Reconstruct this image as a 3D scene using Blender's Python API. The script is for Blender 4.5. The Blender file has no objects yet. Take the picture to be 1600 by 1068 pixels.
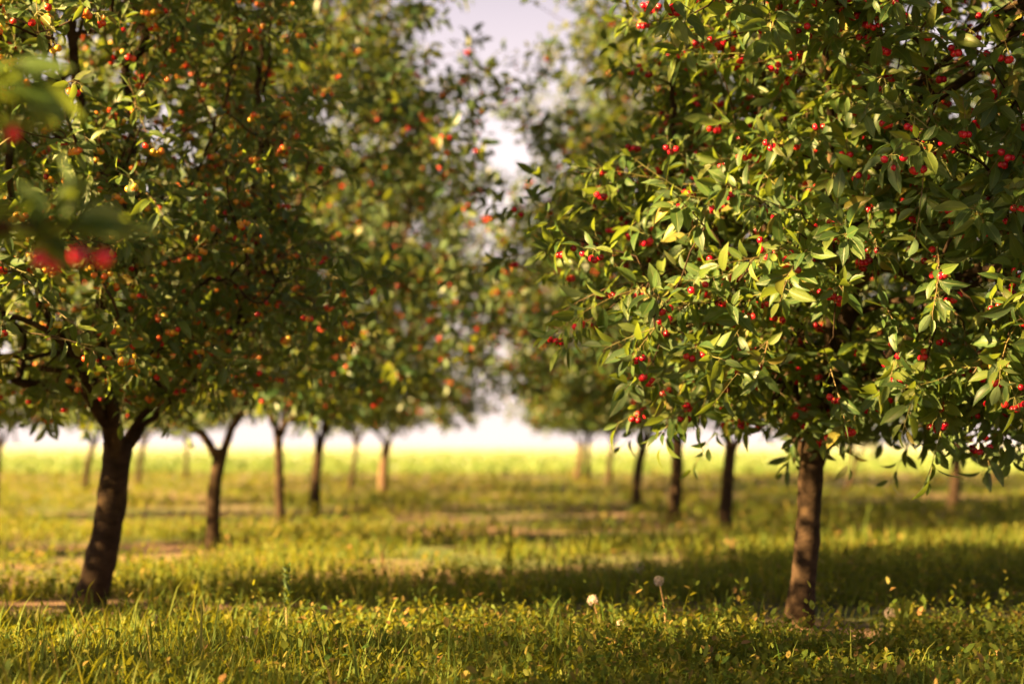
import bpy, math
import numpy as np
from mathutils import Vector

C = bpy.context.scene.collection
SC = bpy.context.scene
PI = math.pi

# ------------------------------------------------------------------ camera
CAM_H, LENS, PITCH = 0.75, 62.0, math.atan(161 / 2756)
FPX = LENS / 36 * 1600          # focal length in photo pixels
HOR = 695                       # the horizon's row in the photo
cd = bpy.data.cameras.new('camera'); cam = bpy.data.objects.new('camera', cd); C.objects.link(cam)
cam.location = (0, 0, CAM_H); cam.rotation_euler = (PI / 2 + PITCH, 0, 0)
cd.lens = LENS; cd.sensor_width = 36; cd.clip_start = 0.05; cd.clip_end = 3000
cd.dof.use_dof = True; cd.dof.focus_distance = 5.4; cd.dof.aperture_fstop = 1.75; cd.dof.aperture_blades = 9
SC.camera = cam

# ------------------------------------------------------------------ light
SUN_BACK, SUN_EL = math.radians(22), math.radians(21)      # sun stands to the left, a little behind the camera
S = Vector((-math.cos(SUN_BACK) * math.cos(SUN_EL), -math.sin(SUN_BACK) * math.cos(SUN_EL), math.sin(SUN_EL)))
W = bpy.data.worlds.new('World'); SC.world = W; W.use_nodes = True
nt = W.node_tree; bg = nt.nodes['Background']
sky = nt.nodes.new('ShaderNodeTexSky'); sky.sky_type = 'NISHITA'; sky.sun_disc = False
sky.sun_elevation = SUN_EL; sky.sun_rotation = math.atan2(S.x, S.y) % (2 * PI)
sky.air_density = 1.0; sky.dust_density = 3.5; sky.ozone_density = 1.2
hs = nt.nodes.new('ShaderNodeHueSaturation'); hs.inputs['Saturation'].default_value = 0.35
mx = nt.nodes.new('ShaderNodeMix'); mx.data_type = 'RGBA'; mx.blend_type = 'MULTIPLY'; mx.inputs[0].default_value = 1
mx.inputs[7].default_value = (1.15, 1.0, 1.0, 1)
nt.links.new(sky.outputs[0], hs.inputs['Color']); nt.links.new(hs.outputs[0], mx.inputs[6]); 
tc = nt.nodes.new('ShaderNodeTexCoord'); sx = nt.nodes.new('ShaderNodeSeparateXYZ'); nt.links.new(tc.outputs['Generated'], sx.inputs[0])
rp = nt.nodes.new('ShaderNodeValToRGB'); nt.links.new(sx.outputs[2], rp.inputs[0])      # thin bright evening cloud, palest at the horizon
for i, (q, c) in enumerate(((0.0, (4.3, 3.5, 3.2)), (0.15, (3.9, 3.3, 3.2)), (0.24, (2.5, 2.15, 2.35)), (0.33, (0.6, 0.58, 0.75)), (1.0, (0.10, 0.12, 0.2)))):
    e_ = rp.color_ramp.elements[i] if i < 2 else rp.color_ramp.elements.new(q)
    e_.position = q; e_.color = (*c, 1)
m2 = nt.nodes.new('ShaderNodeMix'); m2.data_type = 'RGBA'; m2.inputs[0].default_value = 0.88
nt.links.new(mx.outputs[2], m2.inputs[6]); nt.links.new(rp.outputs[0], m2.inputs[7]); nt.links.new(m2.outputs[2], bg.inputs[0])
bg.inputs[1].default_value = 0.037
sl = bpy.data.lights.new('sun', 'SUN'); sl.energy = 5.0; sl.angle = math.radians(0.6); sl.color = (1.0, 0.64, 0.26)
so = bpy.data.objects.new('sun', sl); C.objects.link(so); so.rotation_euler = S.to_track_quat('Z', 'Y').to_euler(); so.location = (-30, -12, 12)
SC.view_settings.view_transform = 'Standard'; SC.view_settings.look = 'None'; SC.view_settings.gamma = 1
SC.view_settings.exposure = 3.18
cy = SC.cycles
cy.max_bounces = 7; cy.diffuse_bounces = 2; cy.glossy_bounces = 2; cy.transmission_bounces = 4; cy.transparent_max_bounces = 4
cy.sample_clamp_indirect = 6; cy.caustics_reflective = False; cy.caustics_refractive = False

# ------------------------------------------------------------------ materials
def mat(name):
    m = bpy.data.materials.new(name); m.use_nodes = True
    n = m.node_tree.nodes; return m, n, m.node_tree.links, n['Principled BSDF'], n['Material Output']
def ramp(n, stops, interp='LINEAR'):
    r = n.new('ShaderNodeValToRGB'); r.color_ramp.interpolation = interp; e = r.color_ramp.elements
    while len(e) < len(stops): e.new(0.5)
    for q, (p, c) in zip(e, stops): q.position = p; q.color = (*c, 1)
    return r
def noise(n, l, scale, detail=4, src=None, rough=0.55):
    t = n.new('ShaderNodeTexNoise'); t.inputs['Scale'].default_value = scale; t.inputs['Detail'].default_value = detail
    t.inputs['Roughness'].default_value = rough
    if src is not None: l.new(src, t.inputs['Vector'])
    return t
def mixc(n, l, fac, a, b, mode='MIX'):
    m = n.new('ShaderNodeMix'); m.data_type = 'RGBA'; m.blend_type = mode
    for i, v in ((0, fac), (6, a), (7, b)):
        if isinstance(v, (int, float)): m.inputs[i].default_value = v
        elif isinstance(v, tuple): m.inputs[i].default_value = (*v, 1)
        else: l.new(v, m.inputs[i])
    return m.outputs[2]

def leaf_mat(name, stops, transl, under, fine=True):
    m, n, l, p, out = mat(name)
    g = n.new('ShaderNodeNewGeometry')
    r = ramp(n, stops); l.new(g.outputs['Random Per Island'], r.inputs[0])
    col = r.outputs[0]
    if fine:
        uv = n.new('ShaderNodeUVMap'); uv.uv_map = 'leaf'
        sp = n.new('ShaderNodeSeparateXYZ'); l.new(uv.outputs[0], sp.inputs[0])
        ab = n.new('ShaderNodeMath'); ab.operation = 'ABSOLUTE'; l.new(sp.outputs[0], ab.inputs[0])
        # side veins: diagonal bands rising from the midrib
        a1 = n.new('ShaderNodeMath'); a1.operation = 'MULTIPLY_ADD'; l.new(ab.outputs[0], a1.inputs[0]); a1.inputs[1].default_value = -0.55; l.new(sp.outputs[1], a1.inputs[2])
        a2 = n.new('ShaderNodeMath'); a2.operation = 'MULTIPLY'; l.new(a1.outputs[0], a2.inputs[0]); a2.inputs[1].default_value = 9 * 2 * PI
        a3 = n.new('ShaderNodeMath'); a3.operation = 'COSINE'; l.new(a2.outputs[0], a3.inputs[0])
        v = n.new('ShaderNodeMapRange'); l.new(a3.outputs[0], v.inputs[0]); v.inputs[1].default_value = 0.8; v.inputs[2].default_value = 1; v.inputs[4].default_value = 0.35
        mr = n.new('ShaderNodeMapRange'); l.new(ab.outputs[0], mr.inputs[0]); mr.inputs[1].default_value = 0.0; mr.inputs[2].default_value = 0.11; mr.inputs[3].default_value = 0.85; mr.inputs[4].default_value = 0
        mxx = n.new('ShaderNodeMath'); mxx.operation = 'MAXIMUM'; l.new(v.outputs[0], mxx.inputs[0]); l.new(mr.outputs[0], mxx.inputs[1])
        col = mixc(n, l, mxx.outputs[0], col, (0.20, 0.24, 0.06))
        co = n.new('ShaderNodeTexCoord')
        sp2 = noise(n, l, 130, 3, co.outputs['Object'])
        bl = ramp(n, [(0.60, (0, 0, 0)), (0.74, (1, 1, 1))]); l.new(sp2.outputs[0], bl.inputs[0])
        bm_ = n.new('ShaderNodeMath'); bm_.operation = 'MULTIPLY'; l.new(bl.outputs[0], bm_.inputs[0]); bm_.inputs[1].default_value = 0.28
        col = mixc(n, l, bm_.outputs[0], col, (0.13, 0.085, 0.03))
        bp = n.new('ShaderNodeBump'); bp.inputs['Strength'].default_value = 0.45; bp.inputs['Distance'].default_value = 0.004
        inv = n.new('ShaderNodeMath'); inv.operation = 'SUBTRACT'; inv.inputs[0].default_value = 1; l.new(mxx.outputs[0], inv.inputs[1])
        l.new(inv.outputs[0], bp.inputs['Height']); l.new(bp.outputs[0], p.inputs['Normal'])
    colu = mixc(n, l, g.outputs['Backfacing'], col, mixc(n, l, 0.6, col, under))
    l.new(colu, p.inputs['Base Color']); p.inputs['Roughness'].default_value = 0.42 if 'cherry' in name else 0.7
    p.inputs['Specular IOR Level'].default_value = 0.45 if 'cherry' in name else 0.2
    t = n.new('ShaderNodeBsdfTranslucent')
    tr = mixc(n, l, 0.8, col, transl); l.new(tr, t.inputs[0])
    ms = n.new('ShaderNodeMixShader'); ms.inputs[0].default_value = 0.36 if fine or 'leaf_plain' not in name else 0.28
    l.new(p.outputs[0], ms.inputs[1]); l.new(t.outputs[0], ms.inputs[2]); l.new(ms.outputs[0], out.inputs[0])
    return m
G = [(0.0, (0.018, 0.052, 0.022)), (0.35, (0.030, 0.078, 0.024)), (0.7, (0.055, 0.108, 0.024)), (0.93, (0.10, 0.145, 0.030)), (1.0, (0.19, 0.15, 0.03))]
M_LEAF = leaf_mat('cherry_leaf', [(q, (c[0] * 1.3, c[1] * 1.2, c[2])) for q, c in G], (0.30, 0.40, 0.03), (0.11, 0.17, 0.09))
M_LEAF_FAR = leaf_mat('cherry_leaf_plain', [(q, (c[0] * 0.8, c[1] * 0.85, c[2] * 0.9)) for q, c in G], (0.32, 0.38, 0.02), (0.11, 0.17, 0.09), fine=False)
M_WEED = leaf_mat('weed_leaf', [(0.0, (0.03, 0.075, 0.012)), (0.45, (0.085, 0.125, 0.014)), (0.78, (0.16, 0.16, 0.024)), (0.93, (0.25, 0.17, 0.05)), (1.0, (0.30, 0.16, 0.07))], (0.40, 0.40, 0.02), (0.12, 0.17, 0.04), fine=False)
M_GRASS = leaf_mat('grass_blade', [(0.0, (0.035, 0.09, 0.012)), (0.5, (0.10, 0.15, 0.016)), (0.83, (0.20, 0.20, 0.03)), (1.0, (0.34, 0.24, 0.09))], (0.42, 0.42, 0.02), (0.13, 0.19, 0.04), fine=False)
M_CROP = leaf_mat('crop_blade', [(0.0, (0.10, 0.18, 0.04)), (0.6, (0.15, 0.22, 0.05)), (1.0, (0.24, 0.25, 0.08))], (0.24, 0.32, 0.07), (0.16, 0.22, 0.07), fine=False)

def bark_mat(name, a, b, lich):
    m, n, l, p, out = mat(name)
    co = n.new('ShaderNodeTexCoord'); mp = n.new('ShaderNodeMapping'); l.new(co.outputs['Object'], mp.inputs[0]); mp.inputs['Scale'].default_value = (1, 1, 1.9)
    n1 = noise(n, l, 14, 6, mp.outputs[0], 0.65); n2 = noise(n, l, 5, 3, co.outputs['Object'])
    r = ramp(n, [(0.3, a), (0.7, b)]); l.new(n1.outputs[0], r.inputs[0])
    r2 = ramp(n, [(0.56, (0, 0, 0)), (0.66, (1, 1, 1))]); l.new(n2.outputs[0], r2.inputs[0])
    mm = n.new('ShaderNodeMath'); mm.operation = 'MULTIPLY'; l.new(r2.outputs[0], mm.inputs[0]); mm.inputs[1].default_value = 0.5
    l.new(mixc(n, l, mm.outputs[0], r.outputs[0], lich), p.inputs['Base Color']); p.inputs['Roughness'].default_value = 0.92; p.inputs['Specular IOR Level'].default_value = 0.15
    bp = n.new('ShaderNodeBump'); bp.inputs['Strength'].default_value = 0.9; bp.inputs['Distance'].default_value = 0.012
    l.new(n1.outputs[0], bp.inputs['Height']); l.new(bp.outputs[0], p.inputs['Normal'])
    return m
M_BARK = bark_mat('cherry_bark', (0.014, 0.009, 0.006), (0.062, 0.040, 0.024), (0.12, 0.080, 0.028))
M_BARK_PALE = bark_mat('pale_bark', (0.07, 0.045, 0.028), (0.17, 0.11, 0.07), (0.2, 0.15, 0.08))  # paler bark copy; carries painted sunlight on the row-end trunk
M_TWIG, n, l, p, out = mat('green_twig')
g = n.new('ShaderNodeNewGeometry'); r = ramp(n, [(0, (0.10, 0.06, 0.03)), (0.5, (0.20, 0.15, 0.05)), (1, (0.22, 0.24, 0.06))]); l.new(g.outputs['Random Per Island'], r.inputs[0]); l.new(r.outputs[0], p.inputs['Base Color']); p.inputs['Roughness'].default_value = 0.6
M_STALK, n, l, p, out = mat('fruit_stalk'); p.inputs['Base Color'].default_value = (0.22, 0.24, 0.06, 1); p.inputs['Roughness'].default_value = 0.5

def cherry_mat(name, stops, per_object, blush):
    m, n, l, p, out = mat(name)
    if per_object: o = n.new('ShaderNodeObjectInfo').outputs['Random']
    else: o = n.new('ShaderNodeNewGeometry').outputs['Random Per Island']
    co = n.new('ShaderNodeTexCoord'); nz = noise(n, l, 28, 2, co.outputs['Object'])
    ad = n.new('ShaderNodeMath'); ad.operation = 'MULTIPLY_ADD'; l.new(nz.outputs[0], ad.inputs[0]); ad.inputs[1].default_value = blush
    sb = n.new('ShaderNodeMath'); sb.operation = 'SUBTRACT'; l.new(o, sb.inputs[0]); sb.inputs[1].default_value = blush * 0.5; l.new(sb.outputs[0], ad.inputs[2])
    r = ramp(n, stops); l.new(ad.outputs[0], r.inputs[0])
    l.new(r.outputs[0], p.inputs['Base Color']); p.inputs['Roughness'].default_value = 0.22
    p.inputs['Subsurface Weight'].default_value = 0.25; p.inputs['Subsurface Scale'].default_value = 0.006
    p.inputs['Subsurface Radius'].default_value = (1, 0.35, 0.15)
    return m
RIPE = [(0.0, (0.18, 0.003, 0.012)), (0.3, (0.40, 0.005, 0.026)), (0.8, (0.56, 0.008, 0.032)), (1.0, (0.62, 0.03, 0.03))]
TURN = [(0.0, (0.32, 0.32, 0.04)), (0.25, (0.62, 0.38, 0.04)), (0.52, (0.74, 0.26, 0.04)), (0.76, (0.66, 0.07, 0.025)), (0.85, (0.58, 0.02, 0.02)), (1.0, (0.36, 0.006, 0.012))]
MIXD = [(0.0, (0.55, 0.25, 0.03)), (0.12, (0.55, 0.08, 0.02)), (0.3, (0.46, 0.010, 0.016)), (1.0, (0.38, 0.005, 0.015))]
CM = {k: (cherry_mat(k + '_cherry', s, True, b), cherry_mat(k + '_cherry_mass', s, False, b)) for k, s, b in (('ripe', RIPE, 0.25), ('turning', TURN, 0.55), ('mixed', MIXD, 0.3))}

# ------------------------------------------------------------------ mesh helpers
def mesh_np(name, V, F, mats, mi=None, uv=None, smooth=True):
    """F: (n,4) int array; a triangle repeats nothing but has -1 as its last index."""
    V = np.asarray(V, np.float32); F = np.asarray(F, np.int64)
    me = bpy.data.meshes.new(name)
    tri = F[:, 3] < 0
    ln = np.where(tri, 3, 4); keep = np.ones(F.shape, bool); keep[tri, 3] = False
    loops = F[keep]; st = np.concatenate(([0], np.cumsum(ln)[:-1]))
    me.vertices.add(len(V)); me.vertices.foreach_set('co', V.ravel())
    me.loops.add(len(loops)); me.loops.foreach_set('vertex_index', loops.astype(np.int32))
    me.polygons.add(len(F)); me.polygons.foreach_set('loop_start', st.astype(np.int32))
    try: me.polygons.foreach_set('loop_total', ln.astype(np.int32))
    except Exception: pass
    me.polygons.foreach_set('use_smooth', np.full(len(F), smooth))
    for m in mats: me.materials.append(m)
    if mi is not None: me.polygons.foreach_set('material_index', np.asarray(mi, np.int32))
    if uv is not None:
        u = me.uv_layers.new(name='leaf'); u.data.foreach_set('uv', np.asarray(uv, np.float32)[loops].ravel())
    me.update(calc_edges=True)
    return me
def obj(name, me, parent=None, loc=(0, 0, 0), rotz=0):
    o = bpy.data.objects.new(name, me); C.objects.link(o); o.location = loc; o.rotation_euler = (0, 0, rotz)
    if parent: o.parent = parent
    return o
def tag(o, label=None, cat=None, group=None, kind=None):
    for k, v in (('label', label), ('category', cat), ('group', group), ('kind', kind)):
        if v: o[k] = v
    return o
def nrm(v): return v / np.maximum(np.linalg.norm(v, axis=-1, keepdims=True), 1e-9)
def merge(parts):
    V, F, o = [], [], 0
    for v, f in parts:
        V.append(v); F.append(np.where(f >= 0, f + o, -1)); o += len(v)
    return np.concatenate(V), np.concatenate(F)

def tube(P, R, k=8, cap=True, wob=0, rng=None):
    P = np.asarray(P, float); R = np.asarray(R, float); n = len(P)
    T = nrm(np.gradient(P, axis=0)); up = np.array([0, 0, 1.0]) if abs(T[0, 2]) < 0.9 else np.array([1.0, 0, 0])
    a = np.arange(k) * 2 * PI / k; V = []
    U = nrm(np.cross(T[0], up))
    for i in range(n):
        U = nrm(U - T[i] * (U @ T[i])); B = np.cross(T[i], U)
        rr = R[i] * (1 + (rng.normal(0, wob, k) if wob else 0))
        V.append(P[i] + (np.cos(a) * rr)[:, None] * U + (np.sin(a) * rr)[:, None] * B)
    V = np.concatenate(V); i = np.arange(n - 1)[:, None] * k; j = np.arange(k)[None]; j2 = (j + 1) % k
    F = np.stack([i + j, i + j2, i + k + j2, i + k + j], -1).reshape(-1, 4)
    if cap:
        V = np.concatenate([V, P[-1:]]); t = (n - 1) * k; j = np.arange(k)
        F = np.concatenate([F, np.stack([t + j, t + (j + 1) % k, np.full(k, len(V) - 1), np.full(k, -1)], -1)])
    return V, F

def thin_tubes(Ps, r0, r1):
    """Ps (n, s, 3): n thin three-sided tubes of s stations."""
    n, s, _ = Ps.shape
    T = nrm(np.gradient(Ps, axis=1)); ref = np.where(np.abs(T[:, :1, 2:3]) < 0.8, np.array([0, 0, 1.0]), np.array([1.0, 0, 0]))
    U = nrm(np.cross(T, np.broadcast_to(ref, T.shape))); B = np.cross(T, U)
    r = np.broadcast_to(np.linspace(0, 1, s), (n, s)); r = (np.reshape(r0, (-1, 1)) * (1 - r) + np.reshape(r1, (-1, 1)) * r)[..., None]
    V = np.stack([Ps + r * (math.cos(a) * U + math.sin(a) * B) for a in (0, 2 * PI / 3, 4 * PI / 3)], 2).reshape(-1, 3)
    b = (np.arange(n) * s * 3)[:, None, None] + (np.arange(s - 1) * 3)[None, :, None]; j = np.arange(3)[None, None]; j2 = (j + 1) % 3
    F = np.stack([b + j, b + j2, b + 3 + j2, b + 3 + j], -1).reshape(-1, 4)
    return V, F

# ------------------------------------------------------------------ leaves
def leaf_template(st, wd, fold, curve, twist=0.0, serr=0.0):
    """midrib along y 0..1, x across; returns V, F, UV"""
    V = [(0, 0, 0)]; UV = [(0, 0)]
    for i, (t, w) in enumerate(zip(st, wd)):
        for sx in (-1, 0, 1):
            ww = w * (1 + serr * (1 if i % 2 else -1)) if sx else 0
            x = sx * ww; a = twist * t
            z = abs(sx) * w * fold
            V.append((x * math.cos(a) - z * math.sin(a), t - 0.12 * curve * t * t, z * math.cos(a) + x * math.sin(a) - curve * t * t)); UV.append((sx * 1.0, t))
    V.append((0, 1 - 0.12 * curve, -curve)); UV.append((0, 1))
    n = len(st); F = [(0, 2, 1, -1), (0, 3, 2, -1)]
    for i in range(n - 1):
        a = 1 + 3 * i; b = a + 3
        F += [(a, a + 1, b + 1, b), (a + 1, a + 2, b + 2, b + 1)]
    a = 1 + 3 * (n - 1); e = 1 + 3 * n
    F += [(a, a + 1, e, -1), (a + 1, a + 2, e, -1)]
    return np.array(V, float), np.array(F), np.array(UV, float)
ST_H, WD_H = (0.08, 0.22, 0.4, 0.58, 0.76, 0.9), (0.105, 0.18, 0.22, 0.21, 0.145, 0.06)
T_HERO = [leaf_template(ST_H, WD_H, f, c, t, 0.03) for f, c, t in ((0.35, 0.12, 0.1), (0.5, 0.22, -0.2), (0.2, 0.3, 0.25), (0.7, 0.05, -0.1), (0.3, -0.08, 0.3), (0.45, 0.4, -0.3))]
T_FAR = [leaf_template((0.25, 0.62), (0.2, 0.215), f, c) for f, c in ((0.35, 0.12), (0.5, 0.25), (0.2, 0.02))]
T_WEED = [leaf_template((0.3, 0.7), (0.26, 0.24), f, c) for f, c in ((0.25, 0.2), (0.4, 0.4), (0.1, 0.0))]

def scatter(temps, P, L, N, size, rng, wscale=1.0):
    """place one template per point: P base, L midrib direction, N blade normal."""
    N = nrm(N - L * np.sum(N * L, -1, keepdims=True)); X = np.cross(L, N)
    pick = rng.integers(0, len(temps), len(P)); VV, FF, UU, o = [], [], [], 0
    for k, (v, f, uv) in enumerate(temps):
        i = np.where(pick == k)[0]
        if not len(i): continue
        s = size[i][:, None, None]
        w = v[None, :, 0:1] * X[i][:, None] * wscale + v[None, :, 1:2] * L[i][:, None] + v[None, :, 2:3] * N[i][:, None]
        V = (P[i][:, None] + s * w).reshape(-1, 3)
        F = f[None] + (np.arange(len(i)) * len(v))[:, None, None]; F = np.where(f[None] >= 0, F + o, -1).reshape(-1, 4)
        VV.append(V); FF.append(F); UU.append(np.tile(uv, (len(i), 1))); o += len(V)
    return np.concatenate(VV), np.concatenate(FF), np.concatenate(UU)

# ------------------------------------------------------------------ the tree generator (origin = fork of the trunk)
def profile(u, top):
    """relative crown radius at relative height u"""
    return np.interp(u, [0, 0.05, 0.2, 0.5, 0.8, 1.0], [0.45, 0.86, 1.0, 0.95, 0.82, top])

def grow(seed, cx, cy_, rx, ry, zb, zt, n_tips, n_limbs, hero, r_tip=0.0028, leaves_per=9, n_cherry=600, shell=0.62, first=None, leaf=(0.075, 0.105), top=0.58, drop=0.0, lump=0.16):
    rng = np.random.default_rng(seed)
    ph = rng.uniform(0, 2 * PI, 6)
    def env(az, u):                     # lumpy outline
        return profile(u, top) * (1 + lump * np.sin(2 * az + ph[0] + 3 * u) * 0.6 + lump * np.sin(5 * az + ph[1] - 7 * u) + lump * 0.8 * np.sin(3 * az + ph[2] + 11 * u))
    # limbs: curved chains from the fork
    nodes = [np.array([0, 0, 0.0])]; par = [-1]; limb = [-1]
    az0 = rng.uniform(0, 2 * PI)
    for k in range(n_limbs):
        a = az0 + k * 2 * PI / n_limbs + rng.normal(0, 0.25)
        if first is not None and k < len(first): a = first[k][0]
        el = 0.75 + rng.normal(0, 0.12) if k else 1.05
        if first is not None and k < len(first): el = first[k][1]
        reach = 0.62
        d = np.array([math.cos(a) * math.cos(el), math.sin(a) * math.cos(el), math.sin(el)])
        p = nodes[0].copy(); last = 0; n = int((zt - zb) * 0.62 / 0.16)
        for i in range(n):
            d = nrm(d + np.array([0, 0, 0.05]) + rng.normal(0, 0.07, 3)); p = p + d * 0.16
            az = math.atan2(p[1] - cy_, p[0] - cx); u = min(max((p[2] - zb) / (zt - zb), 0), 1)
            q = math.hypot((p[0] - cx) / rx, (p[1] - cy_) / ry)
            if i > 3 and q > reach * env(az, u): d = nrm(d * np.array([0.5, 0.5, 1]) + np.array([0, 0, 0.3]))
            nodes.append(p.copy()); par.append(last); limb.append(k); last = len(nodes) - 1
    # tips filling the crown, most of them near its outside
    tips = []
    while len(tips) < n_tips:
        az = rng.uniform(0, 2 * PI, 500); u = rng.uniform(0, 1, 500) ** 1.1; q = rng.uniform(0, 1, 500) ** shell
        q = np.sqrt(q) if hero else np.sqrt(q); ok = q > 0.22
        r = env(az, u) * q
        P = np.stack([cx * np.minimum(1, u * 3 + 0.6) + rx * r * np.cos(az), cy_ + ry * r * np.sin(az), zb + u * (zt - zb) - drop * np.maximum(q - 0.6, 0) * (u < 0.3)], -1)
        tips += list(P[ok])
    nc = n_tips // 8; tips = np.array(tips[:n_tips]); cc = tips[:nc]      # sprays: most tips gather round an eighth of the points
    j = rng.integers(0, nc, n_tips); pull = rng.random(n_tips) < 0.8; out3 = nrm((cc[j] - np.array([cx, cy_, (zb + zt) / 2])) * (1, 1, 0.5))
    sp_ = cc[j] + rng.normal(0, 0.10, (n_tips, 3)) * (1, 1, 0.75) + out3 * rng.normal(0, 0.16, (n_tips, 1)); sp_[:, 2] = np.maximum(sp_[:, 2], zb + 0.12 * rng.random(n_tips)); tips[nc:] = np.where(pull[:, None], sp_, tips)[nc:]
    NN = np.array(nodes); plen = np.zeros(len(nodes) + n_tips)
    for i in range(1, len(nodes)): plen[i] = plen[par[i]] + np.linalg.norm(NN[i] - NN[par[i]])
    X = np.zeros((len(nodes) + n_tips, 3)); X[:len(nodes)] = NN; cnt = len(nodes)
    D = np.linalg.norm(tips[:, None] - X[None, 1:cnt], axis=-1) + 0.35 * plen[None, 1:cnt]
    best = D.min(1); bi = D.argmin(1) + 1; alive = np.ones(n_tips, bool)
    for _ in range(n_tips):
        i = int(np.argmin(np.where(alive, best, 1e9))); alive[i] = False
        X[cnt] = tips[i]; par.append(int(bi[i])); limb.append(limb[bi[i]]); plen[cnt] = plen[bi[i]] + np.linalg.norm(tips[i] - X[bi[i]])
        d = np.linalg.norm(tips - X[cnt], axis=1) + 0.35 * plen[cnt]; up = alive & (d < best); best[up] = d[up]; bi[up] = cnt; cnt += 1
    n = cnt; par = np.array(par); limb = np.array(limb)
    kids = [[] for _ in range(n)]
    for i in range(1, n): kids[par[i]].append(i)
    R = np.zeros(n)
    order = []; stack = [0]
    while stack:
        i = stack.pop(); order.append(i); stack += kids[i]
    for i in reversed(order):
        R[i] = r_tip if not kids[i] else (sum(R[c] ** 2.35 for c in kids[i])) ** (1 / 2.35)
    # sweep chains
    chains = {k: [] for k in range(n_limbs)}
    todo = [(0, c) for c in kids[0]]
    while todo:
        a, b = todo.pop(); ch = [a, b]
        while kids[ch[-1]]:
            ks = sorted(kids[ch[-1]], key=lambda c: -R[c]); todo += [(ch[-1], c) for c in ks[1:]]; ch.append(ks[0])
        P = X[ch].copy(); r = R[ch].copy(); r[0] = r[1] * 1.05
        if a == 0: P[0] = P[0] - np.array([0, 0, 0.10]); r[0] = r[1] * 1.15
        # subdivide with a Catmull-Rom so branches curve
        if len(P) > 2 or hero:
            Q = np.concatenate([2 * P[:1] - P[1:2], P, 2 * P[-1:] - P[-2:-1]]); out_, ro = [], []
            for i in range(len(P) - 1):
                for t in (0, 0.34, 0.67):
                    p0, p1, p2, p3 = Q[i:i + 4]
                    out_.append(0.5 * (2 * p1 + (p2 - p0) * t + (2 * p0 - 5 * p1 + 4 * p2 - p3) * t * t + (3 * p1 - p0 - 3 * p2 + p3) * t ** 3))
                    ro.append(r[i] * (1 - t) + r[i + 1] * t)
            out_.append(P[-1]); ro.append(r[-1]); P, r = np.array(out_), np.array(ro)
            P[1:-1] += rng.normal(0, 0.006, P[1:-1].shape)
        chains[limb[b]].append(tube(P, r, 8 if r[0] > 0.02 else (6 if hero else 4), True))
    # shoots on every thin node
    thin = np.where(R < 0.0085)[0]; thin = thin[thin > 0]
    cen = np.array([cx, cy_, zb + 0.35 * (zt - zb)])
    B, Dr, own = [], [], []
    for i in thin:
        e = nrm(X[i] - X[par[i]]); m = 2 if not kids[i] else 1
        for _ in range(m):
            B.append(X[i] if not kids[i] else X[i] + (X[par[i]] - X[i]) * rng.uniform(0, 0.5)); Dr.append(e); own.append(i)
    B = np.array(B); E = np.array(Dr); own = np.array(own)
    rad = nrm(B - cen); u = (B[:, 2:3] - zb) / (zt - zb)
    D = nrm(0.55 * E + 0.65 * rad + np.array([0, 0, 1.0]) * (0.15 + 0.7 * np.clip(u, 0, 1)) + rng.normal(0, 0.33 if hero else 0.42, B.shape))
    ns = len(B); Ls = rng.uniform(0.10, 0.36 if hero else 0.30, ns) * np.where(u[:, 0] > 0.7, 1.25, 1); bend = np.array([0, 0, 1.0]) * np.where(u[:, 0] < 0.08, rng.uniform(-0.25, 0.4, ns), rng.uniform(-0.45, 0.3, ns))[:, None] + rng.normal(0, 0.15, (ns, 3))
    tt = np.linspace(0, 1, 4)[None, :, None]
    Ps = B[:, None] + Ls[:, None, None] * (D[:, None] * tt + bend[:, None] * tt * tt * 0.7)
    sV, sF = thin_tubes(Ps, np.full(ns, 0.0022), np.full(ns, 0.0009))
    for k in range(n_limbs):            # each limb keeps its own shoots
        s = np.where(limb[own] == k)[0]
        if len(s): chains[k].append(thin_tubes(Ps[s], np.full(len(s), 0.0024), np.full(len(s), 0.001)))
    limbs = []
    for k in range(n_limbs):
        if chains[k]:
            V, F = merge(chains[k]); nt_ = len(chains[k][-1][1]) if len(np.where(limb[own] == k)[0]) else 0
            mi = np.zeros(len(F), int);
            if nt_: mi[-nt_:] = 1
            limbs.append(mesh_np('limb', V, F, [M_BARK, M_TWIG], mi))
    # leaves round the shoots, bunched towards the tips
    nl = leaves_per; j = np.arange(nl)
    t = (0.08 + 0.92 * ((j + rng.uniform(0, 0.6, (ns, nl))) / nl) ** 0.8)
    az = j * 2.4 + rng.uniform(0, 2 * PI, (ns, 1)) + rng.normal(0, 0.3, (ns, nl))
    base = B[:, None] + Ls[:, None, None] * (D[:, None] * t[..., None] + bend[:, None] * (t ** 2)[..., None] * 0.7)
    A = nrm(D[:, None] + 1.4 * bend[:, None] * t[..., None])
    U = nrm(np.cross(A, np.array([0.13, 0.21, 0.97]))); Wv = np.cross(A, U)
    side = np.cos(az)[..., None] * U + np.sin(az)[..., None] * Wv
    open_ = (1.25 - 0.75 * t ** 3 + rng.normal(0, 0.18, t.shape))[..., None]
    Ld = nrm(A * np.cos(open_) + side * np.sin(open_) + np.array([0, 0, 1.0]) * (rng.normal(-0.28, 0.25, t.shape))[..., None])
    Nn = nrm(A * 0.85 - side * 0.15 + np.array([0, 0, 0.5]) + rng.normal(0, 0.38, Ld.shape))
    pet = rng.uniform(0.012, 0.026, t.shape)[..., None]
    P = (base + Ld * pet).reshape(-1, 3); L2 = Ld.reshape(-1, 3); N2 = Nn.reshape(-1, 3)
    size = (rng.uniform(leaf[0], leaf[1], t.shape) * np.where(rng.random(t.shape) < 0.12, 0.6, 1) * np.where(t > 0.9, 0.72, 1)).reshape(-1) * (1 if hero else 1.12)
    V, F, UV = scatter(T_HERO if hero else T_FAR, P, L2, N2, size, rng, 0.86 if hero else 1.0)
    mi = np.zeros(len(F), int)
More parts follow.
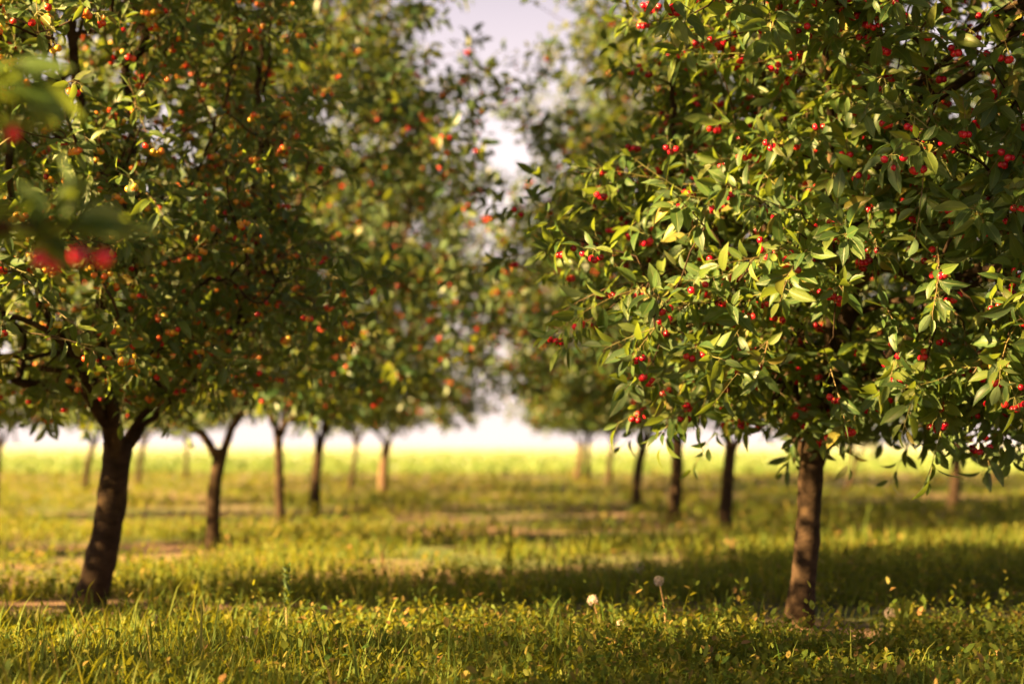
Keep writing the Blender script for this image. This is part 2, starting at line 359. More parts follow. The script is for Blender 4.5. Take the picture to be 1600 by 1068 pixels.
    if hero:
        st = np.stack([base.reshape(-1, 3), P], 1); pv, pf = thin_tubes(st, np.full(len(P), 0.0009), np.full(len(P), 0.0008))
        o = len(V); V = np.concatenate([V, pv]); F = np.concatenate([F, pf + o]); UV = np.concatenate([UV, np.zeros((len(pv), 2))])
        mi = np.concatenate([mi, np.ones(len(pf), int)])
    fol = mesh_np('foliage', V, F, [M_LEAF if hero else M_LEAF_FAR, M_TWIG], mi, UV)
    # fruit: small bunches hung from the older wood below the leaves
    ch = []
    q_ = np.hypot((X[thin, 0] - cx) / rx, (X[thin, 1] - cy_) / ry) + 0.35 * np.clip(1 - (X[thin, 2] - zb) / (zt - zb), 0, 1)
    src = thin[np.argsort(-(q_ + rng.uniform(0, 0.5, len(thin))))]
    q = 0
    while len(ch) < n_cherry:
        i = src[q % len(src)]; q += 1
        so_ = np.where(own == i)[0]; kk = so_[rng.integers(len(so_))]; tt_ = rng.uniform(0.1, 0.85)
        o = B[kk] + Ls[kk] * (D[kk] * tt_ + bend[kk] * tt_ * tt_ * 0.7)
        for _ in range(int(rng.choice([1, 2, 3, 4, 5, 7], p=[0.06, 0.12, 0.2, 0.24, 0.2, 0.18]))):
            d = nrm(np.array([0, 0, -1.0]) + rng.normal(0, 0.48, 3)); ch.append(np.concatenate([o, o + d * rng.uniform(0.035, 0.055)]))
    return dict(limbs=limbs, fol=fol, cherries=np.array(ch[:n_cherry]), leaves=len(P), hero=hero)

# ------------------------------------------------------------------ fruit meshes
def cherry_shape(seg, rings, r):
    V = [(0, 0, r * 0.86)]
    for i in range(1, rings):
        a = PI * i / rings; z = math.cos(a) * r * 0.95
        if i == 1: z = r * 0.90
        for j in range(seg):
            b = 2 * PI * j / seg; V.append((math.sin(a) * r * math.cos(b), math.sin(a) * r * math.sin(b) * 0.97, z))
    V.append((0, 0, -r * 0.93)); F = []
    for j in range(seg): F.append((0, 1 + j, 1 + (j + 1) % seg, -1))
    for i in range(rings - 2):
        for j in range(seg):
            a = 1 + i * seg; F.append((a + j, a + seg + j, a + seg + (j + 1) % seg, a + (j + 1) % seg))
    a = 1 + (rings - 2) * seg
    for j in range(seg): F.append((a + j, len(V) - 1, a + (j + 1) % seg, -1))
    return np.array(V), np.array(F)
CV_H, CF_H = cherry_shape(14, 9, 0.0124); CV_F, CF_F = cherry_shape(8, 5, 0.012)
def stalk_curve(a, b):
    m = (a + b) / 2 + np.array([0, 0, 0.006]); return np.array([b + nrm(a - b) * 0.0075, m, a])

def cherry_mass(cs, hero, mats):
    cv, cf = (CV_H, CF_H) if hero else (CV_F, CF_F)
    V = (cv[None] + cs[:, None, 3:]).reshape(-1, 3); F = np.where(cf[None] >= 0, cf[None] + (np.arange(len(cs)) * len(cv))[:, None, None], -1).reshape(-1, 4)
    mi = np.zeros(len(F), int)
    Ps = np.array([stalk_curve(c[:3], c[3:]) for c in cs]); tv, tf = thin_tubes(Ps, np.full(len(cs), 0.001), np.full(len(cs), 0.0011))
    return mesh_np('cherries', np.concatenate([V, tv]), np.concatenate([F, tf + len(V)]), mats, np.concatenate([mi, np.ones(len(tf), int)]))
CH_MESH = {}
def cherry_mesh(key, hero, rng):
    if (key, hero) not in CH_MESH:
        v, f = (CV_H, CF_H) if hero else (CV_F, CF_F)
        CH_MESH[key, hero] = [mesh_np('cherry', v * s, f, [CM[key][0]]) for s in (0.9, 0.97, 1.02, 1.08)]
    m = CH_MESH[key, hero]; return m[rng.integers(len(m))]

# ------------------------------------------------------------------ placing trees by the foot and fork seen in the photo
def px_x(x, Y): return (x - 800) / FPX * Y
def px_z(y, Y): return CAM_H + (HOR - y) / FPX * Y
def depth_of(y, z=0.0): return (CAM_H - z) * FPX / (y - HOR)
TREES = []
def trunk_mesh(top, r, rng, bark, inner=0.0):
    """from the foot (0,0,-0.08) to the fork at `top`; r half-width at mid height"""
    n = 22; t = np.linspace(0, 1, n); top = np.array(top)
    bow = rng.normal(0, 0.03, 2)
    P = np.stack([top[0] * t + bow[0] * np.sin(PI * t), top[1] * t + bow[1] * np.sin(PI * t), -0.08 + (top[2] + 0.08) * t], -1)
    R = r * (1.12 - 0.2 * t + 0.42 * np.exp(-t * 9) + 0.10 * np.exp(-(1 - t) * 8)) * (1 + 0.035 * np.sin(t * 19 + rng.uniform(0, 6)) + rng.normal(0, 0.012, n))
    V, F = tube(P, R, 14, True, 0.035, rng)
    return mesh_np('trunk', V, F, [bark])
def place(data, base_px, fork_px, width_px, label, group, key, rot=0.0, sc=(1, 1, 1), bark=None, Y=None, X=None, fork=None, seed=0, world=None, fork_dy=0.0):
    rng = np.random.default_rng(seed + 1000)
    if world is None:
        Y = depth_of(base_px[1]) if Y is None else Y; X = px_x(base_px[0], Y)
        top = (px_x(fork_px[0], Y) - X, fork_dy, px_z(fork_px[1], Y)); r = width_px / 2 / FPX * Y * 0.82
    else:
        X, Y = world; top = fork; r = width_px
    e = bpy.data.objects.new('cherry_tree', None); C.objects.link(e); e.location = (X, Y, 0); e.empty_display_size = 0.3
    tag(e, label, 'cherry tree', group)
    obj('trunk', trunk_mesh(top, r, rng, bark or M_BARK), e)
    for m in data['limbs']:
        o = obj('limb', m, e, top, rot); o.scale = sc
    o = obj('foliage', data['fol'], e, top, rot); o.scale = sc
    c = data['cherries'].reshape(-1, 2, 3) * np.array(sc); k, s = math.cos(rot), math.sin(rot)
    c = np.stack([c[..., 0] * k - c[..., 1] * s, c[..., 0] * s + c[..., 1] * k, c[..., 2]], -1) + np.array(top)
    c[:, 1] = c[:, 0] + nrm(c[:, 1] - c[:, 0]) * 0.04
    TREES.append((e, c.reshape(-1, 6), data['hero'], key))
    return e

# --- the trees -----------------------------------------------------------
near_right = grow(11, 0.80, -0.45, 1.42, 1.8, 0.13, 3.9, 3900, 5, True, n_cherry=12000, leaves_per=11, first=[(-1.6, 0.55), (1.5, 1.1), (2.9, 0.7), (0.2, 0.7)], drop=-0.15, leaf=(0.055, 0.115))
near_left = grow(23, -0.30, -0.42, 1.22, 1.95, 0.26, 3.9, 3000, 5, True, n_cherry=9500, leaves_per=9, first=[(-0.1, 0.55), (1.9, 1.2), (-1.7, 0.6)], drop=0.0, leaf=(0.05, 0.096))
kinds = [grow(31 + i, 0, 0, 1.74, 1.38, 0.30, z, 1200, k, False, n_cherry=1500, leaves_per=8, leaf=(0.08, 0.11)) for i, (k, z) in enumerate(((2, 4.4), (4, 4.2), (3, 4.5)))]
LROW, RROW, OUT_L, OUT_R = 'cherry trees of the left orchard row', 'cherry trees of the right orchard row', 'cherry trees of the row beyond on the left', 'cherry trees of the row beyond on the right'
place(near_left, (135, 945), (185, 692), 55, 'large leaning cherry tree with forked trunk, hung with yellow and orange unripe cherries', LROW, 'turning', seed=1)
place(near_right, (1240, 975), (1268, 690), 46, 'large sunlit cherry tree full of bright red cherries over the nearest right trunk', RROW, 'ripe', seed=2)
place(kinds[0], (338, 860), (346, 700), 25, 'Y-forked cherry tree standing just behind the big leaning one', LROW, 'mixed', rot=-0.14, seed=3)
place(kinds[1], (440, 825), (435, 672), 17, 'cherry tree with straight thin trunk, third in the left row', LROW, 'mixed', rot=3.30, seed=4)
place(kinds[2], (493, 800), (502, 680), 19, 'cherry tree with dark trunk, fourth in the left row', LROW, 'mixed', rot=0.04, seed=5)
place(kinds[1], (543, 770), (557, 688), 9, 'blurred cherry tree with thin leaning trunk, fifth in the left row', LROW, 'mixed', rot=3.10, seed=6, sc=(0.9, 0.9, 0.95))
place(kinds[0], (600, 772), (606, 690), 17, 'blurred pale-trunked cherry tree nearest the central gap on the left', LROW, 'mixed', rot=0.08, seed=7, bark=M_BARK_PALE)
place(kinds[2], (1130, 838), (1142, 690), 23, 'cherry tree just behind the sunlit one, second in the right row', RROW, 'mixed', rot=3.02, seed=8)
place(kinds[1], (1048, 815), (1058, 685), 23, 'cherry tree with broad straight trunk, third in the right row', RROW, 'mixed', rot=-0.16, seed=9)
place(kinds[0], (995, 790), (1010, 680), 17, 'cherry tree with leaning dark trunk, fourth in the right row', RROW, 'mixed', rot=3.02, seed=10, sc=(0.95, 0.95, 1))
place(kinds[2], (950, 757), (958, 686), 10, 'small blurred cherry tree, fifth in the right row', RROW, 'mixed', rot=-0.12, seed=11, sc=(0.95, 0.95, 1))
place(kinds[1], (918, 753), (920, 686), 9, 'small blurred cherry tree with thin upright trunk far down the right row', RROW, 'mixed', rot=3.30, seed=12)
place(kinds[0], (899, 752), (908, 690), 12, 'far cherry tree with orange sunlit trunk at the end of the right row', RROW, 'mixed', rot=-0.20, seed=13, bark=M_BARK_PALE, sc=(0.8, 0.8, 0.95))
place(kinds[2], (-4, 790), (2, 690), 11, 'blurred cherry tree cut by the left edge of the picture', OUT_L, 'mixed', rot=3.14, seed=14, sc=(0.85, 0.85, 0.9))
place(kinds[0], (135, 770), (150, 684), 11, 'blurred cherry tree seen beside the big leaning trunk, on its left', OUT_L, 'mixed', rot=0.00, seed=15, sc=(0.85, 0.85, 0.9))
place(kinds[1], (218, 760), (226, 690), 10, 'blurred cherry tree seen just right of the big leaning trunk', OUT_L, 'mixed', rot=3.14, seed=16, sc=(0.85, 0.85, 0.9))
place(kinds[2], (290, 750), (292, 682), 8, 'farthest small cherry tree seen left of the Y-forked trunk', OUT_L, 'mixed', rot=0.00, seed=17, sc=(0.85, 0.85, 0.9))
place(kinds[1], (1483, 795), (1496, 682), 19, 'cherry tree with dark trunk in the row beyond the sunlit tree', OUT_R, 'ripe', rot=3.14, seed=18)
place(kinds[0], (1553, 755), (1560, 682), 12, 'small far cherry tree near the right edge of the picture', OUT_R, 'mixed', rot=0.00, seed=19)
place(kinds[2], (1312, 770), (1336, 715), 9, 'far cherry tree with thin slanting trunk behind the sunlit tree', OUT_R, 'mixed', rot=2.98, seed=20, sc=(0.9, 0.9, 0.95))
# unseen trees added along the left far row, placed and sized for shade
OFF = [(-6.9, 2.3, 0.1, 1.0, 0.75), (-6.8, 6.0, 0.1, 1.0, 0.95), (-7.0, 17.3, 3.2, 0.95, 1.0), (-6.9, 11.3, 0.0, 0.55, 0.8)]
OFF_L = ['low one left of the near row', 'left of the leaning tree', 'third from the camera in the left far row', 'small one in the left far row']
for i, ((x, y, r, sr, sz_), t) in enumerate(zip(OFF, OFF_L)):
    place(kinds[i % 3], None, None, 0.07, 'unseen cherry tree added for shade, ' + t, 'unseen cherry trees added for shade', 'mixed', rot=r, seed=40 + i, world=(x, y), fork=(0.05, 0.02, 0.85), sc=(sr, sr, sz_))

# ------------------------------------------------------------------ the near, out-of-focus tree at the left edge
def near_branch_tree():
    rng = np.random.default_rng(77)
    e = bpy.data.objects.new('cherry_tree', None); C.objects.link(e); e.location = (-2.0, 1.9, 0)
    tag(e, 'nearest cherry tree, only its blurred leaves and red cherries showing at the left edge', 'cherry tree', LROW)
    obj('trunk', trunk_mesh((0.05, 0.05, 0.85), 0.075, rng, M_BARK), e)
    def w(x, y, Y): return np.array([px_x(x, Y) + 2.0, Y - 1.9, px_z(y, Y)])
    F0 = np.array([0.05, 0.05, 0.80]); shoots = []
    up = grow(91, 0.15, 1.35, 1.35, 1.6, 2.1, 4.2, 850, 3, False, n_cherry=200, leaves_per=8, leaf=(0.08, 0.11))  # high crown, out of view, added to shade the near right tree's top
    for m in up['limbs']: obj('limb', m, e, tuple(F0))
    obj('foliage', up['fol'], e, tuple(F0))
    limbs = [[F0, F0 + (0.3, 0.05, 0.25), w(-420, 300, 2.40), w(-160, 350, 2.45), w(0, 352, 2.45), w(110, 350, 2.47)],
             [F0, F0 + (0.2, 0.0, 0.4), F0 + (0.4, 0.1, 0.65), w(-330, 60, 2.35), w(-120, 110, 2.40), w(25, 140, 2.45)]]
    P, L, N, sz = [], [], [], []
    for k, pts in enumerate(limbs):
        pts = np.array(pts); obj('limb', mesh_np('limb', *tube(pts, np.linspace(0.035, 0.004, len(pts)), 8), [M_BARK]), e)
        seg = np.concatenate([pts[i] + (pts[i + 1] - pts[i]) * np.linspace(0, 1, 14)[:, None] for i in range(1, len(pts) - 1)])
        for q, a in enumerate(seg):
            X = a[0] - 2.0; Yw = a[1] + 1.9; inpic = k < 2 and X / Yw > -0.33
            for _ in range(1 if inpic else 2):
                d = nrm(rng.normal(0, 1, 3) * (1, 1, 0.5) + (0.4, 0, -0.1)); P.append(a + d * 0.015 + (0 if inpic else rng.normal(0, 0.09, 3))); L.append(d); N.append(nrm(np.array([0, -0.3, 1.0]) + rng.normal(0, 0.3, 3))); sz.append(rng.uniform(0.07, 0.1))
    for (x, y, dx, dy) in ((60, 350, -1, 0.2), (115, 350, 0.9, 0.35), (120, 343, 0.8, -0.2), (95, 350, 0.1, -0.9), (20, 350, -0.8, 0.5), (60, 353, -0.3, -1), (150, 353, 0.7, 0.1), (40, 358, 0.6, 0.5), (10, 130, 0.6, 0.3), (25, 140, 0.9, 0), (0, 120, 0.6, -0.2)):
        P.append(w(x, y, 2.45)); L.append(nrm(np.array([dx, rng.normal(0, 0.3), -dy]))); N.append(nrm(np.array([0, -0.7, 0.7]) + rng.normal(0, 0.25, 3))); sz.append(rng.uniform(0.085, 0.105))
    V, F, UV = scatter(T_HERO, np.array(P), np.array(L), np.array(N), np.array(sz), rng)
    obj('foliage', mesh_np('foliage', V, F, [M_LEAF], None, UV), e)
    cs = []
    for x, y, Y, ox, oy in ((12, 205, 2.45, 0, 140), (58, 403, 2.42, 70, 372), (80, 412, 2.5, 70, 372), (121, 398, 2.4, 110, 374), (158, 402, 2.42, 112, 374)):
        cs.append(np.concatenate([w(ox, oy, Y), w(x, y, Y)]))
    TREES.append((e, np.array(cs), True, 'ripe'))
near_branch_tree()

# ------------------------------------------------------------------ hang the fruit: the hundred that show largest are objects
bpy.context.view_layer.update(); DG = bpy.context.evaluated_depsgraph_get()
camv = Vector((0, 0, CAM_H))
def inframe(p):
    z = p[1] * math.cos(PITCH) + (p[2] - CAM_H) * math.sin(PITCH); y = -p[1] * math.sin(PITCH) + (p[2] - CAM_H) * math.cos(PITCH)
    return z > 0.3 and abs(p[0] / z * FPX) < 805 and abs(y / z * FPX) < 540
def near_shift(cs, root): return cs
stalk_cache = []
for e, cs, hero, key in TREES:
    rng = np.random.default_rng(len(cs) + int(abs(e.location.y) * 100)); root = np.array(e.location)
    score = []
    for q, c in enumerate(cs):
        p = c[3:] + root; s = 0.0
        if inframe(p):
            v = Vector(p) - camv; d = v.length
            seen = 0
            for off in ((0, 0), (0.008, 0.006), (-0.008, 0.004)):
                vv = v + Vector((off[0], 0, off[1])); hit = SC.ray_cast(DG, camv, vv.normalized(), distance=d - 0.02)[0]; seen += not hit
            s = (seen / 3 + 0.001) / d ** 2
        score.append(s)
    score = np.array(score); order = np.argsort(-score); vis = [i for i in order[:100] if score[i] > 0]
    for i in vis:
        c = cs[i]; o = obj('cherry', cherry_mesh(key, hero, rng), e, tuple(c[3:])); o.rotation_euler = (rng.normal(0, 0.25), rng.normal(0, 0.25), rng.uniform(0, 6.3))
        if hero:
            if len(stalk_cache) < 400:
                pass
            Ps = stalk_curve(c[:3], c[3:])[None]; V, F = thin_tubes(Ps - c[3:], np.array([0.001]), np.array([0.0011]))
            st = obj('stalk', mesh_np('stalk', V, F, [M_STALK]), o)
            st.matrix_parent_inverse = o.rotation_euler.to_matrix().to_4x4().inverted()
    rest = [i for i in range(len(cs)) if i not in set(vis)]
    if rest:
        tag(obj('cherries', cherry_mass(cs[rest], hero, [CM[key][1], M_STALK]), e), kind='stuff')

# ------------------------------------------------------------------ ground
def fbm(x, y, seed=0):
    r = np.random.default_rng(seed); s = 0
    for o in range(5):
        f = 0.35 * 2 ** o; a = r.uniform(0, 2 * PI, 4); s = s + (np.sin(x * f * math.cos(a[0]) + y * f * math.sin(a[0]) + a[1]) * np.sin(x * f * math.cos(a[2]) * 1.3 + y * f * math.sin(a[2]) * 1.3 + a[3])) / 1.5 ** o
    return s / 2
def gz(x, y): return 0.025 * fbm(x * 2, y * 2, 5) * np.clip((60 - np.hypot(x, y)) / 20, 0, 1)
m_ground, n, l, p, out = mat('orchard_soil')
co = n.new('ShaderNodeTexCoord'); a = noise(n, l, 0.55, 6, co.outputs['Object']); b = noise(n, l, 9, 6, co.outputs['Object'], 0.7); c3 = noise(n, l, 60, 4, co.outputs['Object'])
r1 = ramp(n, [(0.35, (0.14, 0.085, 0.055)), (0.65, (0.32, 0.20, 0.13))]); l.new(b.outputs[0], r1.inputs[0])
r2 = ramp(n, [(0.3, (0.05, 0.08, 0.015)), (0.7, (0.11, 0.15, 0.025))]); l.new(b.outputs[0], r2.inputs[0])
f1 = ramp(n, [(0.42, (0, 0, 0)), (0.58, (1, 1, 1))]); l.new(a.outputs[0], f1.inputs[0])
l.new(mixc(n, l, f1.outputs[0], r1.outputs[0], r2.outputs[0]), p.inputs['Base Color']); p.inputs['Roughness'].default_value = 0.95
bp = n.new('ShaderNodeBump'); bp.inputs['Strength'].default_value = 0.8; bp.inputs['Distance'].default_value = 0.03; l.new(c3.outputs[0], bp.inputs['Height']); l.new(bp.outputs[0], p.inputs['Normal'])
xs = np.concatenate([[-1500, -400, -120], np.linspace(-60, 60, 241), [120, 400, 1500]]); ys = np.concatenate([[-60, -20], np.linspace(-8, 64, 145), [100, 200, 500, 2500]])
XX, YY = np.meshgrid(xs, ys); VV = np.stack([XX, YY, gz(XX, YY)], -1).reshape(-1, 3); nx = len(xs); ii = (np.arange(len(ys) - 1)[:, None] * nx + np.arange(nx - 1)[None]).ravel()
tag(obj('ground', mesh_np('ground', VV, np.stack([ii, ii + 1, ii + nx + 1, ii + nx], -1), [m_ground])), 'bare and weedy orchard floor between the rows', kind='structure')
m_field, n, l, p, out = mat('crop_field')
co = n.new('ShaderNodeTexCoord'); a = noise(n, l, 0.06, 5, co.outputs['Object']); b = noise(n, l, 2.5, 5, co.outputs['Object'])
r1 = ramp(n, [(0.3, (0.12, 0.21, 0.06)), (0.7, (0.20, 0.27, 0.08))]); l.new(a.outputs[0], r1.inputs[0]); l.new(r1.outputs[0], p.inputs['Base Color']); p.inputs['Roughness'].default_value = 1
p.inputs['Sheen Weight'].default_value = 0.3
bp = n.new('ShaderNodeBump'); bp.inputs['Strength'].default_value = 1; bp.inputs['Distance'].default_value = 0.25; l.new(b.outputs[0], bp.inputs['Height']); l.new(bp.outputs[0], p.inputs['Normal'])
fv = []; fy = [47, 60, 100, 200, 500, 1500]
for y in fy: fv += [(-1400, y, 0.06 if y > 50 else 0.03), (1400, y, 0.06 if y > 50 else 0.03)]
tag(obj('field', mesh_np('field', np.array(fv), np.array([(2 * i, 2 * i + 1, 2 * i + 3, 2 * i + 2) for i in range(len(fy) - 1)]), [m_field])), 'pale green open field beyond the last trees', kind='structure')

# ------------------------------------------------------------------ grass, weeds, crop: uncountable ground cover

def strip_gap(x, y, rng):
    """True where a plant stands on the bare strip by the nearest trunks"""
    w = fbm(x * 1.1, y * 0.4, 33); lo, hi = 7.25 + 0.3 * w, 8.25 + 0.35 * fbm(x * 0.9, 0 * y, 34)
    near = (np.hypot(x + 2.04, (y - 8.1) / 1.7) < 0.36) | (np.hypot(x - 1.2, (y - 7.1) / 1.8) < 0.32)
    return ((y > lo) & (y < hi) & (rng.random(len(x)) < 0.86)) | near
def sample_ground(n, y0, y1, rng, pw, margin=1.6):
    u = rng.uniform(0, 1, n); y = (y0 ** (1 - pw) + u * (y1 ** (1 - pw) - y0 ** (1 - pw))) ** (1 / (1 - pw))
    x = rng.uniform(-1, 1, n) * (0.29 * y * margin + 0.8); return x, y
def blades(n, y0, y1, seed, pw, hmin, hmax, wid, material, name, bare=-0.25, bend=0.6):
    rng = np.random.default_rng(seed); x, y = sample_ground(n, y0, y1, rng, pw)
    cx_ = rng.normal(0, 0.05, (2, n)); x = x + 0.0; d = fbm(x * 1.6, y * 1.1, 3) + 0.3 * fbm(x * 5, y * 5, 9) + rng.normal(0, 0.10, n)
    patch = fbm(x * 0.45, y * 0.75, 21) + 0.55 * fbm(x * 2.6, y * 1.8, 22); thin_ = np.clip((y - 8) / 3, 0, 1) * (patch < -0.16) * (y < 22)
    k = (d > bare) & (rng.random(n) > 0.93 * thin_) & ~strip_gap(x, y, rng); x, y, d = x[k], y[k], d[k]; n = len(x)
    h = rng.uniform(hmin, hmax, n) * np.clip(0.75 + 0.6 * d, 0.4, 1.5) * np.where(rng.random(n) > 0.97, 1.7, 1)
    az = rng.uniform(0, 2 * PI, n); dirv = np.stack([np.cos(az), np.sin(az), np.zeros(n)], -1); sd = np.stack([-np.sin(az), np.cos(az), np.zeros(n)], -1)
    P = np.stack([x, y, gz(x, y) - 0.01], -1); B = rng.uniform(0.1, bend, n)[:, None]; ww = (wid * rng.uniform(0.6, 1.4, n))[:, None]
    Z = np.array([0, 0, 1.0])
    V = []
    for t, w in ((0, 0.8), (0.4, 1.0), (0.75, 0.7)):
        c = P + h[:, None] * (Z * t * (1 - 0.25 * B * t) + dirv * B * t * t); V += [c - sd * ww * w, c + sd * ww * w]
    V.append(P + h[:, None] * (Z * (1 - 0.35 * B) + dirv * B * 1.05)); V = np.stack(V, 1).reshape(-1, 3)
    o = (np.arange(n) * 7)[:, None, None]; T = np.array([(0, 1, 3, 2), (2, 3, 5, 4), (4, 5, 6, -1)])
    F = np.where(T[None] >= 0, T[None] + o, -1).reshape(-1, 4)
    return mesh_np(name, V, F, [material])
tag(obj('grass', blades(190000, 4.2, 47, 1, 1.6, 0.05, 0.2, 0.003, M_GRASS, 'grass', -0.3)), 'grass and straw covering the orchard floor', kind='stuff')
def weeds(n, y0, y1, seed, pw, bare):
    rng = np.random.default_rng(seed); x, y = sample_ground(n, y0, y1, rng, pw)
    d = fbm(x * 1.3, y * 1.0, 13) + 0.4 * fbm(x * 6, y * 6, 19); patch = fbm(x * 0.45, y * 0.75, 21) + 0.55 * fbm(x * 2.6, y * 1.8, 22); thin_ = np.clip((y - 8) / 3, 0, 1) * (patch < -0.16) * (y < 22)
    k = (d > bare) & (rng.random(n) > 0.96 * thin_) & ~strip_gap(x, y, rng); x, y, d = x[k], y[k], d[k]; n = len(x)
    h = rng.uniform(0.05, 0.15, n) * np.where(rng.random(n) > 0.93, 1.6, 1) * np.clip(0.8 + 0.5 * d, 0.5, 1.5); m = 9; j = np.arange(m)
    t = (j + 0.5) / m; az = j * 2.4 + rng.uniform(0, 6.3, (n, 1)); lean = rng.normal(0, 0.35, (n, 1, 2))
    st = np.concatenate([lean * np.ones((1, m, 1)), np.ones((n, m, 1))], -1) * (h[:, None] * t)[..., None]
    P = np.stack([x, y, gz(x, y)], -1)[:, None] + st; el = rng.uniform(0.1, 1.1, (n, m)) * (0.4 + t)
    L = np.stack([np.cos(az) * np.cos(el), np.sin(az) * np.cos(el), np.sin(el)], -1); N = np.array([0, 0, 1.0]) - 0.4 * L + rng.normal(0, 0.3, L.shape)
    sz = rng.uniform(0.014, 0.042, (n, m)) * (1.15 - 0.4 * t) * rng.uniform(0.7, 1.3, (n, 1)) * (1 + np.maximum(y - 10, 0) / 25)[:, None]
    V, F, _ = scatter(T_WEED, P.reshape(-1, 3), nrm(L.reshape(-1, 3)), nrm(N.reshape(-1, 3)), sz.ravel(), rng)
    return mesh_np('weeds', V, F, [M_WEED])
tag(obj('weeds', weeds(46000, 4.2, 46, 2, 1.6, -0.28)), 'low leafy weeds covering the orchard floor', kind='stuff')
tag(obj('crops', blades(76000, 46, 260, 5, 1.6, 0.14, 0.26, 0.05, M_CROP, 'crops', -9, 0.5)), 'pale green crop covering the open field', kind='stuff')

# ------------------------------------------------------------------ single plants one can point to
M_SEED, n, l, p, out = mat('dandelion_fluff'); p.inputs['Base Color'].default_value = (0.62, 0.52, 0.44, 1); p.inputs['Roughness'].default_value = 0.9
M_STEM, n, l, p, out = mat('dry_stem'); p.inputs['Base Color'].default_value = (0.40, 0.25, 0.10, 1); p.inputs['Roughness'].default_value = 0.7
def dandelion(hx, hy, fx, fy, r, label, seed):
    rng = np.random.default_rng(seed); Y = depth_of(fy); foot = np.array([px_x(fx, Y), Y, 0.0]); foot[2] = gz(foot[0], foot[1])
    head = np.array([px_x(hx, Y) - foot[0], 0.0, px_z(hy, Y) - foot[2]])
    e = bpy.data.objects.new('dandelion', None); C.objects.link(e); e.location = foot; tag(e, label, 'dandelion', 'dandelions gone to seed in the weeds')
    t = np.linspace(0, 1, 8)[:, None]; P = head * t * (1, 1, 1) + np.array([0.012, 0, 0]) * np.sin(PI * t)
    obj('stem', mesh_np('stem', *tube(P, np.full(8, 0.0030), 6), [M_STEM]), e)
    d = nrm(rng.normal(0, 1, (130, 3))); parts = [tube(head + np.array([[0, 0, -0.004], [0, 0, 0.0], [0, 0, 0.005]]), [0.003, 0.006, 0.003], 8)]
    Ps = head + d[:, None] * np.array([0.2, 0.6, 0.96])[None, :, None] * r; parts.append(thin_tubes(Ps, np.full(130, 0.0002), np.full(130, 0.0004)))
    tips = np.repeat(head + d * r * 0.96, 7, 0); sp = nrm(np.repeat(d, 7, 0) * 0.35 + rng.normal(0, 0.6, (910, 3)))
    parts.append(thin_tubes(np.stack([tips, tips + sp * r * 0.16, tips + sp * r * 0.28], 1), np.full(910, 0.00028), np.full(910, 0.0002)))
    obj('seed_head', mesh_np('seed_head', *merge(parts), [M_SEED]), e)
dandelion(925, 935, 933, 1004, 0.018, 'white dandelion clock on a short stem, the roundest and clearest one', 1)
dandelion(1028, 905, 1036, 1012, 0.017, 'dandelion clock on a tall straight orange stem', 2)
dandelion(968, 972, 972, 1012, 0.015, 'low faint dandelion clock between the two clear ones', 3)
dandelion(997, 884, 999, 915, 0.026, 'small pale dandelion clock farther back above the tall-stemmed one', 4)
dandelion(248, 965, 251, 1000, 0.020, 'pale dandelion clock in the weeds right of the big leaning trunk', 5)
dandelion(385, 1000, 384, 1030, 0.020, 'low pinkish dandelion clock left of the dark upright dock plant', 6)
dandelion(1387, 955, 1392, 1000, 0.021, 'dandelion clock beside the arching grass right of the sunlit trunk', 7)

def tuft(fx, fy, hts, label, material, seed, name='grass_tuft', cat='grass tuft', wide=0.006, arch=1.0):
    rng = np.random.default_rng(seed); Y = depth_of(fy); x0 = px_x(fx, Y); parts = []
    for q, (dx, h) in enumerate(hts):
        t = np.linspace(0, 1, 9)[:, None]; end = np.array([dx, rng.normal(0, 0.03), h * (1 - 0.25 * arch)]); mid = np.array([dx * 0.25, 0, h * 1.25])
        P = 2 * t * (1 - t) * mid + t * t * end + rng.normal(0, 0.008, 3) * (1 - t); w = wide * np.sin(PI * np.clip(t * 0.85 + 0.12, 0, 1)); a = rng.uniform(-0.5, 0.5); sd = np.array([math.cos(a), math.sin(a), 0])
        V = np.stack([P - sd * w, P + np.array([0, 0, -0.3]) * w, P + sd * w], 1).reshape(-1, 3); i = np.arange(8)[:, None] * 3
        F = np.concatenate([i + np.array([[0, 1, 4, 3]]), i + np.array([[1, 2, 5, 4]])]); parts.append((V, F))
    tag(obj(name, mesh_np(name, *merge(parts), [material]), None, (x0, Y, float(gz(x0, Y)))), label, cat)
tuft(1405, 1003, [(0.06, 0.20), (-0.05, 0.17), (0.09, 0.15), (-0.09, 0.13), (0.02, 0.21), (-0.02, 0.14)], 'tall arching grass tuft to the right of the sunlit trunk', M_GRASS, 1, wide=0.009)
tuft(1140, 885, [(-0.14, 0.20), (0.10, 0.18), (-0.05, 0.22), (0.16, 0.13), (0.03, 0.2)], 'dry straw-coloured grass arching at the foot of the second right trunk', M_STEM, 2, wide=0.006)
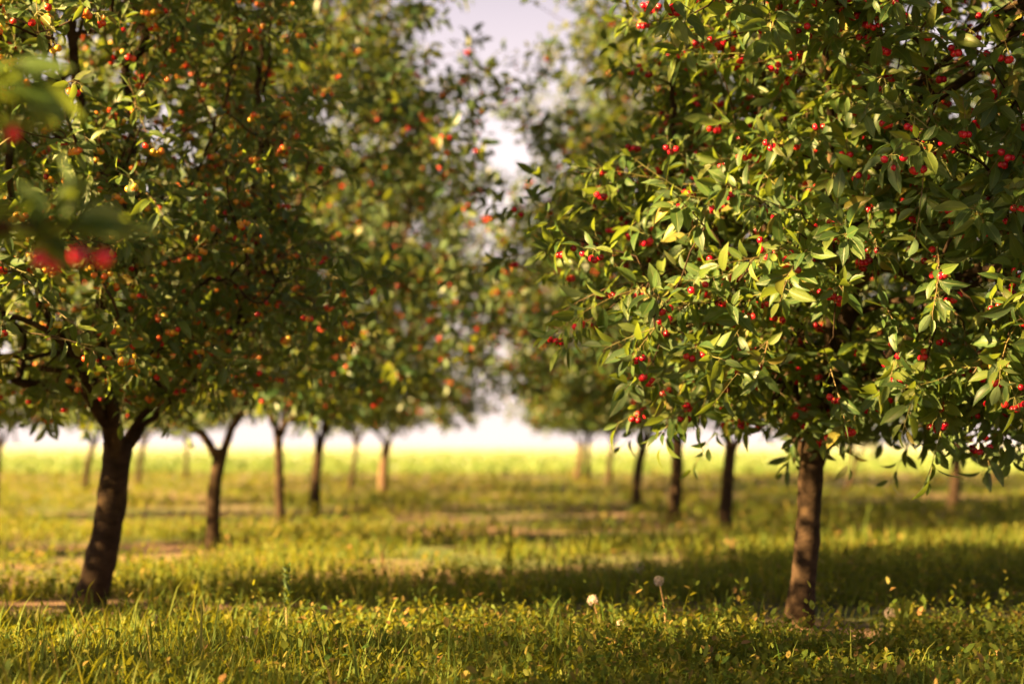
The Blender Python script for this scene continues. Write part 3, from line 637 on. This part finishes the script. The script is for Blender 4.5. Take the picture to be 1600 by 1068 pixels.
tuft(795, 893, [(0.02, 0.29), (-0.01, 0.24), (0.05, 0.2), (-0.05, 0.19), (0.0, 0.27)], 'upright yellow grass tuft in the middle of the aisle', M_GRASS, 3, wide=0.009, arch=0.2)
tuft(600, 905, [(0.01, 0.2), (-0.02, 0.17), (0.04, 0.12)], 'small upright dry grass stalks left of the middle of the aisle', M_STEM, 4, wide=0.005, arch=0.2)
tuft(848, 1010, [(-0.03, 0.15), (0.05, 0.13), (0.01, 0.17), (-0.07, 0.11)], 'yellow-green grass tuft left of the clearest dandelion clock', M_GRASS, 5, wide=0.008)
tuft(205, 1003, [(0.03, 0.14), (-0.03, 0.16), (0.06, 0.10), (-0.08, 0.1)], 'bright grass tuft just right of the foot of the big leaning trunk', M_GRASS, 6, wide=0.008)
# dock plant: one upright stem with a dark leafy spike
rng = np.random.default_rng(9); Yd = depth_of(1003); xd = px_x(452, Yd); e = bpy.data.objects.new('dock_plant', None); C.objects.link(e); e.location = (xd, Yd, 0)
tag(e, 'dark green upright dock plant standing alone in the near weeds', 'dock plant')
obj('stem', mesh_np('stem', *tube(np.array([[0, 0, 0], [-0.004, 0, 0.1], [-0.008, 0, 0.2], [-0.012, 0, 0.28]]), [0.005, 0.004, 0.003, 0.001], 6), [M_TWIG]), e)
k = np.arange(46); a = k * 2.4; P = np.stack([-0.004 * np.ones(46), np.zeros(46), 0.13 + k * 0.0033], -1); L = np.stack([0.45 * np.cos(a), 0.45 * np.sin(a), np.ones(46)], -1)
P2 = np.tile([[0, 0, 0.01]], (7, 1)) * 1.0; a2 = np.arange(7) * 0.95; L2 = np.stack([np.cos(a2), np.sin(a2), 0.7 * np.ones(7)], -1)
V, F, U = scatter(T_HERO, np.concatenate([P, P2]), nrm(np.concatenate([L, L2])), nrm(np.concatenate([np.stack([-np.cos(a), -np.sin(a), 0.4 * np.ones(46)], -1), np.tile([[0, 0, 1.0]], (7, 1))])), np.concatenate([np.full(46, 0.04), np.full(7, 0.12)]), rng)
obj('leaves', mesh_np('leaves', V, F, [M_LEAF_FAR]), e)
